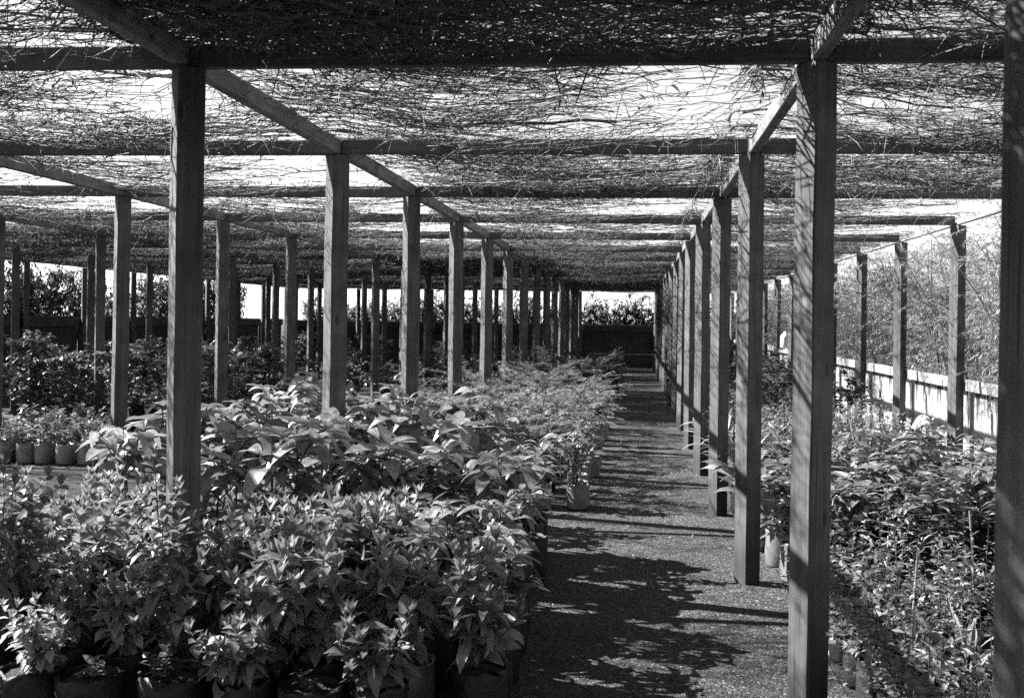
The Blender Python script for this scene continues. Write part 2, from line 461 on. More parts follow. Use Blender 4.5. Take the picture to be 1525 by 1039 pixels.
for k in range(-2, KE):
    for c in range(6):
        flip = (c * 7 + k * 3) % 4 if k > 3 else 0
        fx = -1 if flip in (1, 3) else 1
        w = (XS[c + 1] - XS[c]) / W
        obj('brush_thatch', TH[choose(c, k)], house, (XS[c] if fx > 0 else XS[c + 1], YK(k), 0), None, (w * fx, 1, 1))
# unseen roof behind the camera, one piece, added to keep skylight off the posts
obj('brush_thatch', thatch(8000, 50000, 60, fringe=60, thick=.12, loose=.8, bays=(6, 6), fat=2.4), house, (XS[0], YK(-8), 0))

# ------------------------------------------------------------------ ground, path
def sheet(name, x0, x1, y0, y1, z, mat, nx=2, ny=2, amp=0.0):
    X, Y = np.meshgrid(np.linspace(x0, x1, nx), np.linspace(y0, y1, ny))
    Z = np.full(X.shape, z)
    if amp: 
        Z = Z + amp * (np.sin(X * 3.1 + 1) * np.sin(Y * 1.7) + .6 * np.sin(X * 7.3) * np.sin(Y * 5.1 + 2))
    b = MB(); i = np.arange(nx * ny).reshape(ny, nx)
    F = np.stack([i[:-1, :-1], i[:-1, 1:], i[1:, 1:], i[1:, :-1]], -1).reshape(-1, 4)
    b.add(np.stack([X, Y, Z], -1).reshape(-1, 3), F)
    return obj(name, b.mesh(name, mat))
tag(sheet('ground', -400, 400, -60, 700, 0, M['ground']), kind='structure')
tag(sheet('path', -.62, .82, -2, 33.4, .006, M['path'], 20, 300, .002), kind='structure')

# loose grit and fallen leaves on the path
b = MB(); L = []
for i in range(600):
    y = 3.2 + 22 * R.random() ** 1.6; x = R.uniform(-.55, .75)
    a = R.uniform(0, 2 * PI)
    L.append(((x, y, .012), (math.cos(a), math.sin(a), R.uniform(0, .25)), R.uniform(.01, .045), R.uniform(.004, .016), R.uniform(-.1, .1), .3, R.normal(0, .3)))
b.leaves(L, False, (0, .4, .75, 1))
tag(obj('leaf_litter', b.mesh('leaf_litter', M['dead'])), 'dry fallen leaves scattered over the gravel path', 'leaf litter', kind='stuff')
b = MB(); n = 9000
y = 3.4 + 11 * R.random(n) ** 1.7; x = R.uniform(-.6, .8, n); r = R.uniform(.002, .0065, n)
tet = np.array([(1, 0, 0), (-.4, .9, 0), (-.5, -.8, 0), (.1, .1, .9)])
an = R.uniform(0, 2 * PI, n); c, s_ = np.cos(an), np.sin(an)
V = np.stack([tet[None, :, 0] * c[:, None] - tet[None, :, 1] * s_[:, None], tet[None, :, 0] * s_[:, None] + tet[None, :, 1] * c[:, None], np.repeat(tet[None, :, 2], n, 0)], -1) * r[:, None, None]
V += np.stack([x, y, np.full(n, .005)], -1)[:, None]
f = np.array([(0, 1, 3, 3), (1, 2, 3, 3), (2, 0, 3, 3)])
b.add(V.reshape(-1, 3), (f[None] + (np.arange(n) * 4)[:, None, None]).reshape(-1, 4))
tag(obj('gravel', b.mesh('gravel', M['path'], False)), 'loose coarse gravel chips lying on the path', 'gravel', kind='stuff')

# ------------------------------------------------------------------ fences
def corrugated(length, z1, along):
    n = int(length / .0127); t = np.linspace(0, length, n); w = .011 * np.sin(t / .076 * 2 * PI)
    lo = np.stack([t, w, np.full(n, .01)], 1) if along == 0 else np.stack([w, t, np.full(n, .01)], 1)
    hi = lo.copy(); hi[:, 2] = z1
    i = np.arange(n - 1)
    b = MB(); b.add(np.concatenate([lo, hi]), np.stack([i, i + 1, n + i + 1, n + i], 1))
    return b
def fence(label, pos, along, n0, n1, z1, mat, railmat, railh, side):
    root = bpy.data.objects.new('corrugated_fence', None); COL.objects.link(root)
    tag(root, label, 'fence')
    step = DY if along == 1 else W
    sm = corrugated(step - .004, z1, along).mesh('iron_sheet', mat)
    rb = MB(); d = .034 * side
    if along == 1: rb.box(min(d, d - .04 * side * -1), max(d, d + .04 * side), .085, step - .085, z1 - railh + .02, z1 + .02)
    else: rb.box(.085, step - .085, min(d, d + .04 * side), max(d, d + .04 * side), z1 - railh + .02, z1 + .02)
    rm = rb.mesh('rail', railmat, False)
    for k in range(n0, n1):
        p = (pos, YK(k), 0) if along == 1 else (XS[0] + W * k, pos, 0)
        obj('iron_sheet', sm, root, p); obj('rail', rm, root, p)
    return root
fence('low pale corrugated iron fence with stained sheets and timber rail under the bamboo hedge', 3.03, 1, -1, KE, .92, M['iron'], M['rail'], .1, -1)
fence('dark backlit corrugated iron fence closing the end of the path', YK(KE) + .16, 0, 0, 6, 1.3, M['iron_backlit'], M['rail_back'], .2, -1)
fence('dark backlit corrugated iron fence along the shaded outer aisle, shrubs showing above', XS[0] - .14, 1, 2, KE, 1.34, M['iron_backlit'], M['rail_backlit'], .2, 1)

# ------------------------------------------------------------------ plants: a few of each kind are modelled, then copied
def rot2(a): return np.array([math.cos(a), math.sin(a), 0.])
def curve(p, d, L, bend, n=6):
    p = np.array(p, float); d = np.array(d, float); d /= np.linalg.norm(d); out = [p.copy()]
    for i in range(n - 1):
        d = d + np.array(bend) / (n - 1) + R.normal(0, .04, 3); d /= np.linalg.norm(d)
        p = p + d * L / (n - 1); out.append(p.copy())
    return np.array(out)
def at(P, t):
    q = t * (len(P) - 1); i = min(int(q), len(P) - 2); return P[i] + (P[i + 1] - P[i]) * (q - i)

def bushy(h=.5, ph=.24, ls=.1, lean=.14):
    st, fo, L = MB(), MB(), []
    for s_ in range(2):
        P = curve((0, 0, ph - .03), (R.normal(0, lean), R.normal(0, lean), 1), h * (1 if s_ == 0 else R.uniform(.65, .9)), (0, 0, .1), 8)
        st.tube(P, np.linspace(.005, .002, 8), 5)
        br = [(P, 0.0)]
        for i in range(11):
            t = R.uniform(.12, .8); a = R.uniform(0, 2 * PI)
            Q = curve(at(P, t), rot2(a) + np.array([0, 0, R.uniform(.4, 1.1)]), R.uniform(.1, .24), (0, 0, .5), 5)
            st.tube(Q, np.linspace(.003, .0015, 5), 4); br.append((Q, .15))
        for Q, t0 in br:
            ln = np.linalg.norm(Q[-1] - Q[0]); n = max(4, int(ln / .034)); ph0 = R.uniform(0, PI)
            for i in range(n):
                t = t0 + (1 - t0) * (i + .5) / n
                if Q is P and t < .12: continue
                for s2 in (0, PI):
                    a = ph0 + (i % 2) * PI / 2 + s2 + R.normal(0, .25)
                    el = R.uniform(-.35, .35) + .75 * t ** 3
                    sz = ls * R.uniform(.55, 1.25) * (1 - .45 * t ** 4)
                    L.append((at(Q, t), rot2(a) + np.array([0, 0, el]), sz, sz * R.uniform(.38, .48), R.uniform(.1, .9) * (1 - .6 * t), R.uniform(.15, .5), R.normal(0, .4)))
            tip = Q[-1]
            for i in range(5):
                a = i * 2.4; L.append((tip, rot2(a) * .5 + np.array([0, 0, 1.]), ls * .55, ls * .2, .05, .4, R.normal(0, .3)))
    fo.leaves(L, False, (0, .3, .65, 1))
    return st.mesh('stem', M['stem']), fo.mesh('foliage', M['leaf_bush'])

def bigleaf(h=.62, ph=.24, ls=.21):
    st, fo, L = MB(), MB(), []
    P = curve((0, 0, ph - .03), (R.normal(0, .08), R.normal(0, .08), 1), h, (0, 0, .1), 8)
    st.tube(P, np.linspace(.007, .003, 8), 6)
    tips = [P]
    for i in range(4):
        a = i * 1.7 + R.uniform(0, .6)
        Q = curve(at(P, R.uniform(.45, .85)), rot2(a) + np.array([0, 0, .8]), R.uniform(.14, .26), (0, 0, .3), 5)
        st.tube(Q, np.linspace(.004, .0025, 5), 5); tips.append(Q)
    for Q in tips:
        n = R.integers(8, 12)
        for i in range(n):
            a = i * 2.4 + R.normal(0, .2); t = 1 - .5 * (i / n) * (.5 if Q is P else 1)
            sz = ls * R.uniform(.7, 1.2) * (.55 + .45 * min(1, (i + 1) / 4))
            L.append((at(Q, t), rot2(a) + np.array([0, 0, R.uniform(.0, .8) * (1 - .5 * i / n)]), sz, sz * R.uniform(.29, .38), R.uniform(.08, .85), R.uniform(.15, .45), R.normal(0, .3)))
    for i in range(9):
        t = R.uniform(.3, .75); a = R.uniform(0, 2 * PI); sz = ls * R.uniform(.8, 1.1)
        L.append((at(P, t), rot2(a) + np.array([0, 0, .1]), sz, sz * .32, R.uniform(.3, .9), R.uniform(.1, .4), R.normal(0, .3)))
    fo.leaves(L, False, (0, .15, .35, .55, .78, 1))
    return st.mesh('stem', M['stem']), fo.mesh('foliage', M['leaf_big'])

def feathery(h=.5, ph=.2, fl=.36, nf=13):
    st, fo, L = MB(), MB(), []
    P = curve((0, 0, ph - .03), (R.normal(0, .08), R.normal(0, .08), 1), h, (0, 0, .1), 8)
    st.tube(P, np.linspace(.006, .002, 8), 5)
    for i in range(nf):
        t = .35 + .65 * i / nf; a = i * 2.4 + R.normal(0, .2)
        d0 = rot2(a) + np.array([0, 0, .35 + .9 * t ** 3])
        F = curve(at(P, t), d0, fl * R.uniform(.75, 1.15), (0, 0, -1.0 + .3 * t), 9)
        st.tube(F, np.linspace(.0025, .001, 9), 3)
        n = 17
        for j in range(n):
            u = .12 + .86 * j / n; p = at(F, u); T = at(F, min(u + .05, 1)) - at(F, u - .05); T /= np.linalg.norm(T)
            sd = np.cross(T, (0, 0, 1.)); sd /= np.linalg.norm(sd) + 1e-6
            ln = .075 * math.sin(PI * (.12 + .8 * u)) + .012
            for s2 in (-1, 1):
                L.append((p, sd * s2 + T * .55 + np.array([0, 0, R.normal(0, .12)]), ln, .011, R.uniform(0, .35), .2, R.normal(0, .3)))
    fo.leaves(L, False, (0, .5, 1))
    return st.mesh('stem', M['stem']), fo.mesh('foliage', M['leaf_fern'])

def seedling(h=.16, ph=.18, ls=.06, n=16, mat='leaf_seedling'):
    st, fo, L = MB(), MB(), []
    for s_ in range(3):
        P = curve((R.normal(0, .03), R.normal(0, .03), ph - .03), (R.normal(0, .25), R.normal(0, .25), 1), h * R.uniform(.6, 1.1), (0, 0, .2), 5)
        st.tube(P, np.linspace(.003, .0015, 5), 4)
        for i in range(n):
            t = .3 + .7 * i / n; a = i * 2.4 + R.normal(0, .3); sz = ls * R.uniform(.6, 1.2)
            L.append((at(P, t), rot2(a) + np.array([0, 0, R.uniform(0, .8)]), sz, sz * R.uniform(.4, .55), R.uniform(0, .5), R.uniform(.1, .4), R.normal(0, .3)))
    fo.leaves(L, False, (0, .35, .7, 1))
    return st.mesh('stem', M['stem']), fo.mesh('foliage', M[mat])

def shrub(h=.8, ph=.2, ls=.08, rad=.3, nb=16, mat='leaf_shrub', per=16, wide=.55):
    st, fo, L = MB(), MB(), []
    P = curve((0, 0, ph - .03), (R.normal(0, .1), R.normal(0, .1), 1), h * .85, (0, 0, .1), 8)
    st.tube(P, np.linspace(.009, .003, 8), 5)
    for i in range(nb):
        t = R.uniform(.02, 1) ** .8; a = i * 2.4 + R.normal(0, .3)
        Q = curve(at(P, t), rot2(a) + np.array([0, 0, R.uniform(.3, 1.1)]), rad * R.uniform(.6, 1.2) * (1.15 - .5 * t), (0, 0, R.uniform(-.3, .5)), 6)
        st.tube(Q, np.linspace(.004, .0015, 6), 4)
        for j in range(per):
            u = .15 + .85 * j / per; a2 = j * 2.4 + R.normal(0, .3); sz = ls * R.uniform(.6, 1.2)
            L.append((at(Q, u), rot2(a2) + np.array([0, 0, R.uniform(-.2, .7)]), sz, sz * R.uniform(wide - .08, wide + .08), R.uniform(.05, .6), R.uniform(.1, .4), R.normal(0, .35)))
    fo.leaves(L, False, (0, .35, .7, 1))
    return st.mesh('stem', M['stem']), fo.mesh('foliage', M[mat])

def thin(h=.44, ph=.22):
    st, fo, L = MB(), MB(), []
    for s_ in range(R.integers(5, 9)):
        P = curve((R.normal(0, .035), R.normal(0, .035), ph - .03), (R.normal(0, .2), R.normal(0, .2), 1), h * R.uniform(.5, 1.1), (R.normal(0, .2), R.normal(0, .2), 0), 7)
        st.tube(P, np.linspace(.0025, .001, 7), 4)
        n = R.integers(10, 18)
        for i in range(n):
            t = .25 + .75 * i / n; a = i * 2.4 + R.normal(0, .4); sz = R.uniform(.02, .055)
            L.append((at(P, t), rot2(a) + np.array([0, 0, R.uniform(-.2, .8)]), sz, sz * R.uniform(.18, .32), R.uniform(0, .6), .25, R.normal(0, .4)))
    fo.leaves(L, False, (0, .35, .7, 1))
    return st.mesh('stem', M['stem']), fo.mesh('foliage', M['leaf_thin'])

def lance(ph=.22, ls=.3, n=20, w=.2, mat='leaf_lance', up=1.1):
    st, fo, L = MB(), MB(), []
    for i in range(n):
        a = i * 2.4 + R.normal(0, .3)
        el = R.uniform(.5, 1.3) * up
        P = curve((R.normal(0, .03), R.normal(0, .03), ph - .02), rot2(a) + np.array([0, 0, el * 1.6]), R.uniform(.05, .2), (0, 0, .1), 4)
        st.tube(P, np.linspace(.004, .0025, 4), 4)
        sz = ls * R.uniform(.6, 1.15)
        L.append((P[-1], rot2(a) + np.array([0, 0, el]), sz, sz * w * R.uniform(.85, 1.15), R.uniform(.1, .6), R.uniform(.2, .5), R.normal(0, .3)))
    fo.leaves(L, False, (0, .15, .35, .55, .78, 1))
    return st.mesh('stem', M['stem']), fo.mesh('foliage', M[mat])

def mound(h=.3, ph=.16, rad=.22, n=420, ls=.035, mat='leaf_herb'):
    st, fo, L = MB(), MB(), []
    for i in range(14):
        a = R.uniform(0, 2 * PI)
        P = curve((0, 0, ph - .03), rot2(a) * R.uniform(0, .8) + np.array([0, 0, 1.]), h * R.uniform(.7, 1.1), (0, 0, 0), 4)
        st.tube(P, np.linspace(.003, .001, 4), 3)
        for j in range(n // 14):
            p = at(P, R.uniform(.25, 1)) + R.normal(0, rad * .22, 3) * [1, 1, .5]
            sz = ls * R.uniform(.6, 1.4); v = R.normal(0, 1, 3); v[2] = abs(v[2]) * .6
            L.append((p, v, sz, sz * .45, R.uniform(0, .4), .25, R.normal(0, .5)))
    fo.leaves(L, False, (0, .4, 1))
    return st.mesh('stem', M['stem']), fo.mesh('foliage', M[mat])

# pots
def pot_mesh(r, h, mat, wob=.03, ribs=False):
    b = MB()
    prof = [(.001, .004), (r * .9, .004), (r * .97, .02), (r * 1.03, h * .35), (r, h * .8), (r * 1.0, h - .006), (r * .99, h), (r * .94, h - .002), (r * .93, h - .03)]
    if ribs:
        prof = [(.001, .004), (r, .004)]
        for i in range(1, 12): prof.append((r * (1 + (.02 if i in (3, 4, 8, 9) else 0)), h * i / 12))
        prof += [(r * 1.03, h - .008), (r * 1.03, h), (r * .97, h), (r * .95, h - .03)]
    b.lathe(prof, 18, wob)
    return b.mesh('pot', mat)
def soil_mesh(r, h):
    b = MB(); b.lathe([(r * .935, h - .022), (r * .6, h - .016), (r * .3, h - .012), (.002, h - .01)], 12, .02)
    return b.mesh('soil', M['soil'])
POTS = {
 'black': [pot_mesh(.1, .24, M['bag_black'], .05), pot_mesh(.105, .24, M['bag_black'], .07), pot_mesh(.095, .24, M['bag_black'], .06)],
 'tin': [pot_mesh(.105, .24, M['tin'], .0, True)],
 'grey': [pot_mesh(.085, .19, M['bag_grey'], .05), pot_mesh(.085, .19, M['bag_grey'], .07)],
 'pale': [pot_mesh(.105, .22, M['bag_pale'], .03)],
 'dark_small': [pot_mesh(.085, .19, M['bag_black'], .04)],
}
SOIL = {'black': soil_mesh(.1, .24), 'tin': soil_mesh(.105, .24), 'grey': soil_mesh(.085, .19), 'pale': soil_mesh(.105, .22), 'dark_small': soil_mesh(.085, .19)}
PH = {'black': .24, 'tin': .24, 'grey': .19, 'pale': .22, 'dark_small': .19}

KIND = {
 'bushy': [bushy(.46, ls=.12), bushy(.4, ls=.15), bushy(.5, ls=.105), bushy(.36, ls=.13), bushy(.44, ls=.145), bushy(.48, ls=.115)],
 'leggy': [bushy(.74, ls=.085, lean=.03), bushy(.7, ls=.09, lean=.04)],
 'low': [bushy(.17, ls=.1), bushy(.22, ls=.085), bushy(.14, ls=.12)],
 'spire': [bushy(.6, ls=.09), bushy(.66, ls=.085), bushy(.63, ls=.1)],
 'bigleaf': [bigleaf(.6), bigleaf(.66), bigleaf(.52), bigleaf(.58, ls=.24)],
 'feathery': [feathery(.52), feathery(.44), feathery(.58, fl=.4)],
 'tallfern': [feathery(.86, fl=.4, nf=20)],
 'narrow': [shrub(.45, .19, .1, .16, 9, 'leaf_bush', 9, .28), shrub(.5, .19, .11, .15, 8, 'leaf_bush', 9, .25)],
 'seedling': [seedling(.16), seedling(.2), seedling(.13)],
 'shrub': [shrub(.85, .2, .085, .38, 34), shrub(.75, .2, .08, .4, 32), shrub(.92, .2, .09, .36, 36)],
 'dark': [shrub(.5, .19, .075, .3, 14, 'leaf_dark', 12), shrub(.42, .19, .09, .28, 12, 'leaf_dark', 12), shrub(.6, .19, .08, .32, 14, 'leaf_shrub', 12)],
 'thin': [thin(.5), thin(.38), thin(.66), thin(.45)],
 'lance': [lance(.22, .24, 32, .24), lance(.22, .27, 30, .25), lance(.22, .21, 34, .27)],
 'laurel': [shrub(.36, .22, .14, .24, 17, 'leaf_lance', 10, .28), shrub(.42, .22, .15, .22, 16, 'leaf_lance', 10, .27), shrub(.32, .22, .13, .26, 17, 'leaf_lance', 10, .3)],
 'strap': [lance(.2, .5, 24, .06, 'leaf_thin', 1.3), lance(.2, .42, 26, .05, 'leaf_thin', 1.2)],
 'mound': [mound(), mound(.36, .16, .26), mound(.28, .16, .24, 420, .045)],
 'bright': [shrub(.62, .2, .045, .3, 16, 'leaf_pale', 14, .45)],
 'broad': [lance(.24, .2, 9, .28, 'leaf_dark', .6)],
}
ORD = ['first', 'second', 'third', 'fourth', 'fifth', 'sixth', 'seventh', 'eighth', 'ninth', 'tenth', 'eleventh', 'twelfth', 'thirteenth', 'fourteenth', 'fifteenth', 'sixteenth', 'seventeenth', 'eighteenth', 'nineteenth', 'twentieth', 'twenty-first', 'twenty-second', 'twenty-third', 'twenty-fourth', 'twenty-fifth', 'twenty-sixth', 'twenty-seventh', 'twenty-eighth', 'twenty-ninth', 'thirtieth'] + ['thirty-' + q for q in ('first', 'second', 'third', 'fourth', 'fifth', 'sixth', 'seventh', 'eighth', 'ninth')] + ['fortieth'] + ['forty-' + q for q in ('first', 'second', 'third', 'fourth', 'fifth')]
NAME = {'bushy': 'potted_shrub', 'low': 'potted_shrub', 'leggy': 'potted_shrub', 'spire': 'potted_shrub', 'bigleaf': 'large_leaf_plant', 'feathery': 'feathery_plant', 'tallfern': 'feathery_plant', 'narrow': 'narrow_leaf_plant', 'seedling': 'potted_seedling',
        'shrub': 'leafy_bush', 'dark': 'low_bush', 'thin': 'thin_seedling', 'lance': 'lance_leaf_plant', 'laurel': 'glossy_bush', 'strap': 'strap_leaf_plant', 'mound': 'herb_clump', 'bright': 'pale_shrub', 'broad': 'broad_leaf_plant'}
PROTO = {}
def plant(kind, v, pot, x, y, rz, sc, label, group, cat='potted plant', stake=False):
    st, fo = KIND[kind][v % len(KIND[kind])]
    key = (kind, v % len(KIND[kind]), pot)
    e = bpy.data.objects.new(NAME[kind], None); COL.objects.link(e)
    e.location = (x, y, .006 if -.62 < x < .82 else 0); e.rotation_euler = (0, 0, rz)
    tag(e, label, cat, group)
    pm_ = POTS[pot]
    p = obj('pot', pm_[v % len(pm_)], e); obj('soil', SOIL[pot], p)
    # foliage meshes were modelled with their own pot height; scale them about the soil line
    f = obj('foliage', fo, e); s = obj('stem', st, e)
    tilt = (R.normal(0, .07), R.normal(0, .07), 0)
    for q in (f, s):
        q.rotation_euler = tilt
        q.scale = (sc, sc, sc); q.location = (0, 0, PH[pot] * (1 - sc) - (.0 if sc else 0))
    if stake:
        obj('stake', STAKE, e, (R.normal(0, .03), R.normal(0, .03), PH[pot] - .04), (R.normal(0, .08), R.normal(0, .08), 0), (1, 1, R.uniform(.7, 1.2)))
    return e
sb = MB(); sb.tube([(0, 0, 0), (.003, 0, .15), (0, 0, .3)], [.0045, .0045, .004], 6); STAKE = sb.mesh('stake', M['stake'])

def bed(xs, ys, fn, desc, group, where, jx=.05, jy=.05, skip=None):
    """rows run away from the camera; each plant is named by its row and its place counted from the path"""
    for r, y in enumerate(ys):
        xx = sorted(xs, key=lambda q: abs(q))
        j = 0
        for x in xx:
            px, py = x + R.uniform(-jx, jx), y + R.uniform(-jy, jy)
            if any((px - gx) ** 2 + (py - YK(k)) ** 2 < .16 ** 2 for gx in XS for k in range(-1, 15)): continue
            if skip and skip(px, py): continue
            kind, v, pot, sc, stake = fn(px, py, r, j)
            d = desc(kind) if callable(desc) else desc
            plant(kind, v, pot, px, py, R.uniform(0, 2 * PI), sc, f'{d} {where}, {ORD[r]} row, {ORD[j]} from the path', group, stake=stake)
            j += 1

# --- front bed of bushy shrubs
def f1(x, y, r, j):
    pot = 'tin' if (r == 1 and j in (1, 4)) else 'black'
    if r == 0: return ('low' if R.random() < .18 else 'seedling'), int(R.integers(0, 6)), pot, R.uniform(.7, 1.05), False
    if x > -.95 and r >= 2: return 'bigleaf', r + j, pot, R.uniform(.6, .72), False
    if r == 1 and min(abs(x + 2.26), abs(x + 1.9), abs(x + 1.525)) < .09: return 'leggy', j, pot, R.uniform(.97, 1.05), False
    if r == 2 and x < -1.75 and (r + j) % 2 == 0: return 'spire', r + j, pot, R.uniform(.98, 1.16), False
    return 'bushy', int(R.integers(0, 6)), pot, R.uniform(.7, .95) if x < -1.25 else R.uniform(.78, 1.08), False
D1 = {'leggy': 'tall leggy upright shrub', 'low': 'low leafy young plant', 'seedling': 'small seedling in a black bag', 'bigleaf': 'drooping long-leaved young plant', 'spire': 'tall spiry shrub', 'bushy': 'bushy small-leaved shrub'}
bed(list(np.arange(-2.75, -.5, .245)), [3.58, 3.86, 4.14, 4.42, 4.72, 5.02], f1, lambda k: D1[k], 'potted shrubs of the front bed', 'in the front bed', .04, .04,
    lambda x, y: y < 3.75 and (x > -.75 or R.random() < .15))
# --- big drooping leaves
def f2(x, y, r, j): return 'bigleaf', int(R.integers(0, 4)), 'black', R.uniform(.95, 1.22) * (.76 if x > -.95 else 1), False
bed(list(np.arange(-2.42, -.55, .37)), [5.4, 5.78, 6.16, 6.55, 6.95, 7.4, 7.85], f2, 'large drooping veined leaves', 'large-leaved plants behind the front bed', 'in the big-leaf bed', .07, .08, lambda x, y: y > 7.1 and x > -1.05)
# --- feathery bed, silvery bags at its front by the path
def f3(x, y, r, j):
    if r < 2: return 'narrow', j, 'grey', R.uniform(.85, 1.1), False
    if r == 2 and j == 1: return 'tallfern', 0, 'grey', 1.0, False
    q = R.random()
    if r < 4 and j == 0: q = .9
    return ('feathery' if q < .58 else 'laurel' if q < .8 else 'narrow', int(R.integers(0, 3)), 'grey' if j == 0 else 'dark_small', R.uniform(.85, 1.2), False)
D3 = {'narrow': 'upright narrow-leaved plant', 'tallfern': 'tall fern-leaved sapling', 'feathery': 'feathery fronded seedling', 'laurel': 'glossy long-leaved bush'}
bed(list(np.arange(-2.1, -.4, .34)) + [-.42], [8.5, 8.72, 9.1, 9.5, 9.95, 10.4, 10.9, 11.4, 11.9, 12.5, 13.1, 13.7, 14.4, 15.1], f3, lambda k: D3[k], 'feathery seedlings beside the path', 'in the feathery bed', .06, .06)
# --- darker bushes deeper in along the path
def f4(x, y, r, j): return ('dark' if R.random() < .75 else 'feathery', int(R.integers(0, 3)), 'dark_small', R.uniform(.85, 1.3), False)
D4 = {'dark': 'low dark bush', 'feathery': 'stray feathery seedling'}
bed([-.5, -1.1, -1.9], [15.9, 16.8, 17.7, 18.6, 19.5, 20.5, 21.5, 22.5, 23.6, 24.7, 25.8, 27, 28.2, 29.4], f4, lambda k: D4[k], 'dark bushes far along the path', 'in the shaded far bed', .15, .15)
# --- seedlings in the bed across the gravel aisle, tall bushes behind them
def f5(x, y, r, j): return 'seedling', int(R.integers(0, 3)), 'grey', R.uniform(.9, 1.4), False
bed(list(np.arange(-6.7, -5.0, .2)), [10.2, 10.41, 10.62, 10.83, 11.05, 11.28, 11.5, 11.75, 12.0, 12.25], f5, 'leafy seedling in a grey bag', 'seedlings across the gravel aisle', 'in the aisle bed', .02, .02, lambda x, y: x > -5.08 - (y - 10.2) * .28)
def f6(x, y, r, j): return 'shrub', int(R.integers(0, 3)), 'black', R.uniform(.85, 1.15), False
bed([-7.9, -7.2, -6.6, -6.0, -5.4, -4.85], [12.75, 13.3, 13.9, 14.7], f6, 'tall leafy bush', 'tall bushes behind the aisle seedlings', 'behind the aisle seedlings', .12, .12)
# --- shaded interior
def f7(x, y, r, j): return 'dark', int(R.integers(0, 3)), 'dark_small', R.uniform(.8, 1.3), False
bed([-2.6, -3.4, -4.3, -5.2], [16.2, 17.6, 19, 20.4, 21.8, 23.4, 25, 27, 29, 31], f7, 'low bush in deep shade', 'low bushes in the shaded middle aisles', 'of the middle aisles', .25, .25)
bed([-7.1, -8.2, -9.2, -10.2], [17, 19, 21, 23.5, 26, 29, 32], f6, 'dark leafy bush', 'bushes by the shaded outer fence', 'by the outer fence', .3, .3)
# --- fence-side bed
def f8(x, y, r, j):
    if j == 0: return 'mound', int(R.integers(0, 3)), 'dark_small', R.uniform(.9, 1.15), False
    if R.random() < .12: return 'mound', int(R.integers(0, 3)), 'dark_small', R.uniform(.7, 1.1), False
    if R.random() < .1: return 'strap', j, 'dark_small', R.uniform(.6, .85), False
    return 'thin', int(R.integers(0, 4)), 'black', R.uniform(.8, 1.2), R.random() < .3
bed(list(np.arange(.9, 2.7, .235)), [3.3, 3.5, 3.78, 4.06, 4.34, 4.62, 4.9, 5.2, 5.5], f8, lambda k: {'thin': 'thin-stemmed seedling', 'mound': 'small fine-leaved herb', 'strap': 'grassy strap-leaved clump'}[k], 'thin seedlings in the fence-side bed', 'in the fence-side bed', .04, .04)
def f9(x, y, r, j): return ('lance' if j == 0 and r != 0 else 'laurel'), int(R.integers(0, 3)), 'pale' if j == 0 and r < 2 else 'black', R.uniform(.9, 1.25), False
D9 = {'lance': 'lance-leaved clump', 'laurel': 'glossy long-leaved bush'}
bed([.86, 1.25, 1.65, 2.05, 2.45], [6.35, 6.75, 7.2, 7.65, 8.1, 8.6], f9, lambda k: D9[k], 'glossy-leaved plants of the fence-side bed', 'of the fence-side bed', .06, .06)
def f10(x, y, r, j):
    if j == 0 or (r < 3 and j < 3): return 'strap', j + r, 'dark_small', R.uniform(.8, 1.1), False
    return 'mound', int(R.integers(0, 3)), 'dark_small', R.uniform(.9, 1.5), False
D10 = {'strap': 'strap-leaved clump', 'mound': 'rounded fine-leaved herb clump'}
bed([.95, 1.35, 1.75, 2.2, 2.6], [9.1, 9.6, 10.1, 10.7, 11.3, 12, 12.8, 13.6], f10, lambda k: D10[k], 'herbs by the low fence', 'in the fence-side herb bed', .1, .1)
def f11(x, y, r, j): return ('dark' if R.random() < .4 else 'mound'), int(R.integers(0, 3)), 'dark_small', R.uniform(1.0, 1.6), False
D11 = {'dark': 'low bush', 'mound': 'loose herb clump'}
bed([1.1, 1.8, 2.5], [14.6, 15.6, 16.6, 17.8, 19, 20.4, 22, 24, 26, 28, 31], f11, lambda k: D11[k], 'plants at the far end of the fence-side bed', 'at the far fence-side end', .2, .2)
# single plants the photo shows apart from the beds
plant('bright', 0, 'dark_small', .86, 10.0, .4, 1.25, 'pale small-leaved shrub reaching out between two posts beside the path', None)
plant('broad', 0, 'black', .8, 3.05, 1.0, 1.0, 'dark broad-leaved plant at the foot of the post by the camera', None)
plant('broad', 0, 'black', 1.1, 2.95, 2.9, 1.1, 'dark broad-leaved plant arching over the thin seedlings', None)

# flower heads low by the pale fence
fb = MB(); L = []
for i in range(160):
    v = R.normal(0, 1, 3); v /= np.linalg.norm(v); v[2] = abs(v[2])
    L.append((v * .05, v + R.normal(0, .4, 3), .035, .03, .1, .2, R.normal(0, .5)))
fb.leaves(L, False, (0, .5, 1)); FL = fb.mesh('petals', M['flower'])
fs = MB(); fs.tube([(0, 0, -.5), (.01, 0, -.2), (0, 0, 0)], .004, 5); FSm = fs.mesh('flower_stalk', M['stem'])
for i, (x, y, z, lab) in enumerate([(2.5, 10.3, .52, 'large round white flower head in front of the pale fence'), (2.62, 10.75, .54, 'round white flower head half hidden behind a larger one'), (2.3, 11.6, .5, 'small white flower head among the herbs away from the fence')]):
    e = bpy.data.objects.new('flower', None); COL.objects.link(e); e.location = (x, y, z); tag(e, lab, 'flower', 'white flower heads')
    obj('petals', FL, e, None, None, (1.1 - .2 * i,) * 3); obj('flower_stalk', FSm, e)

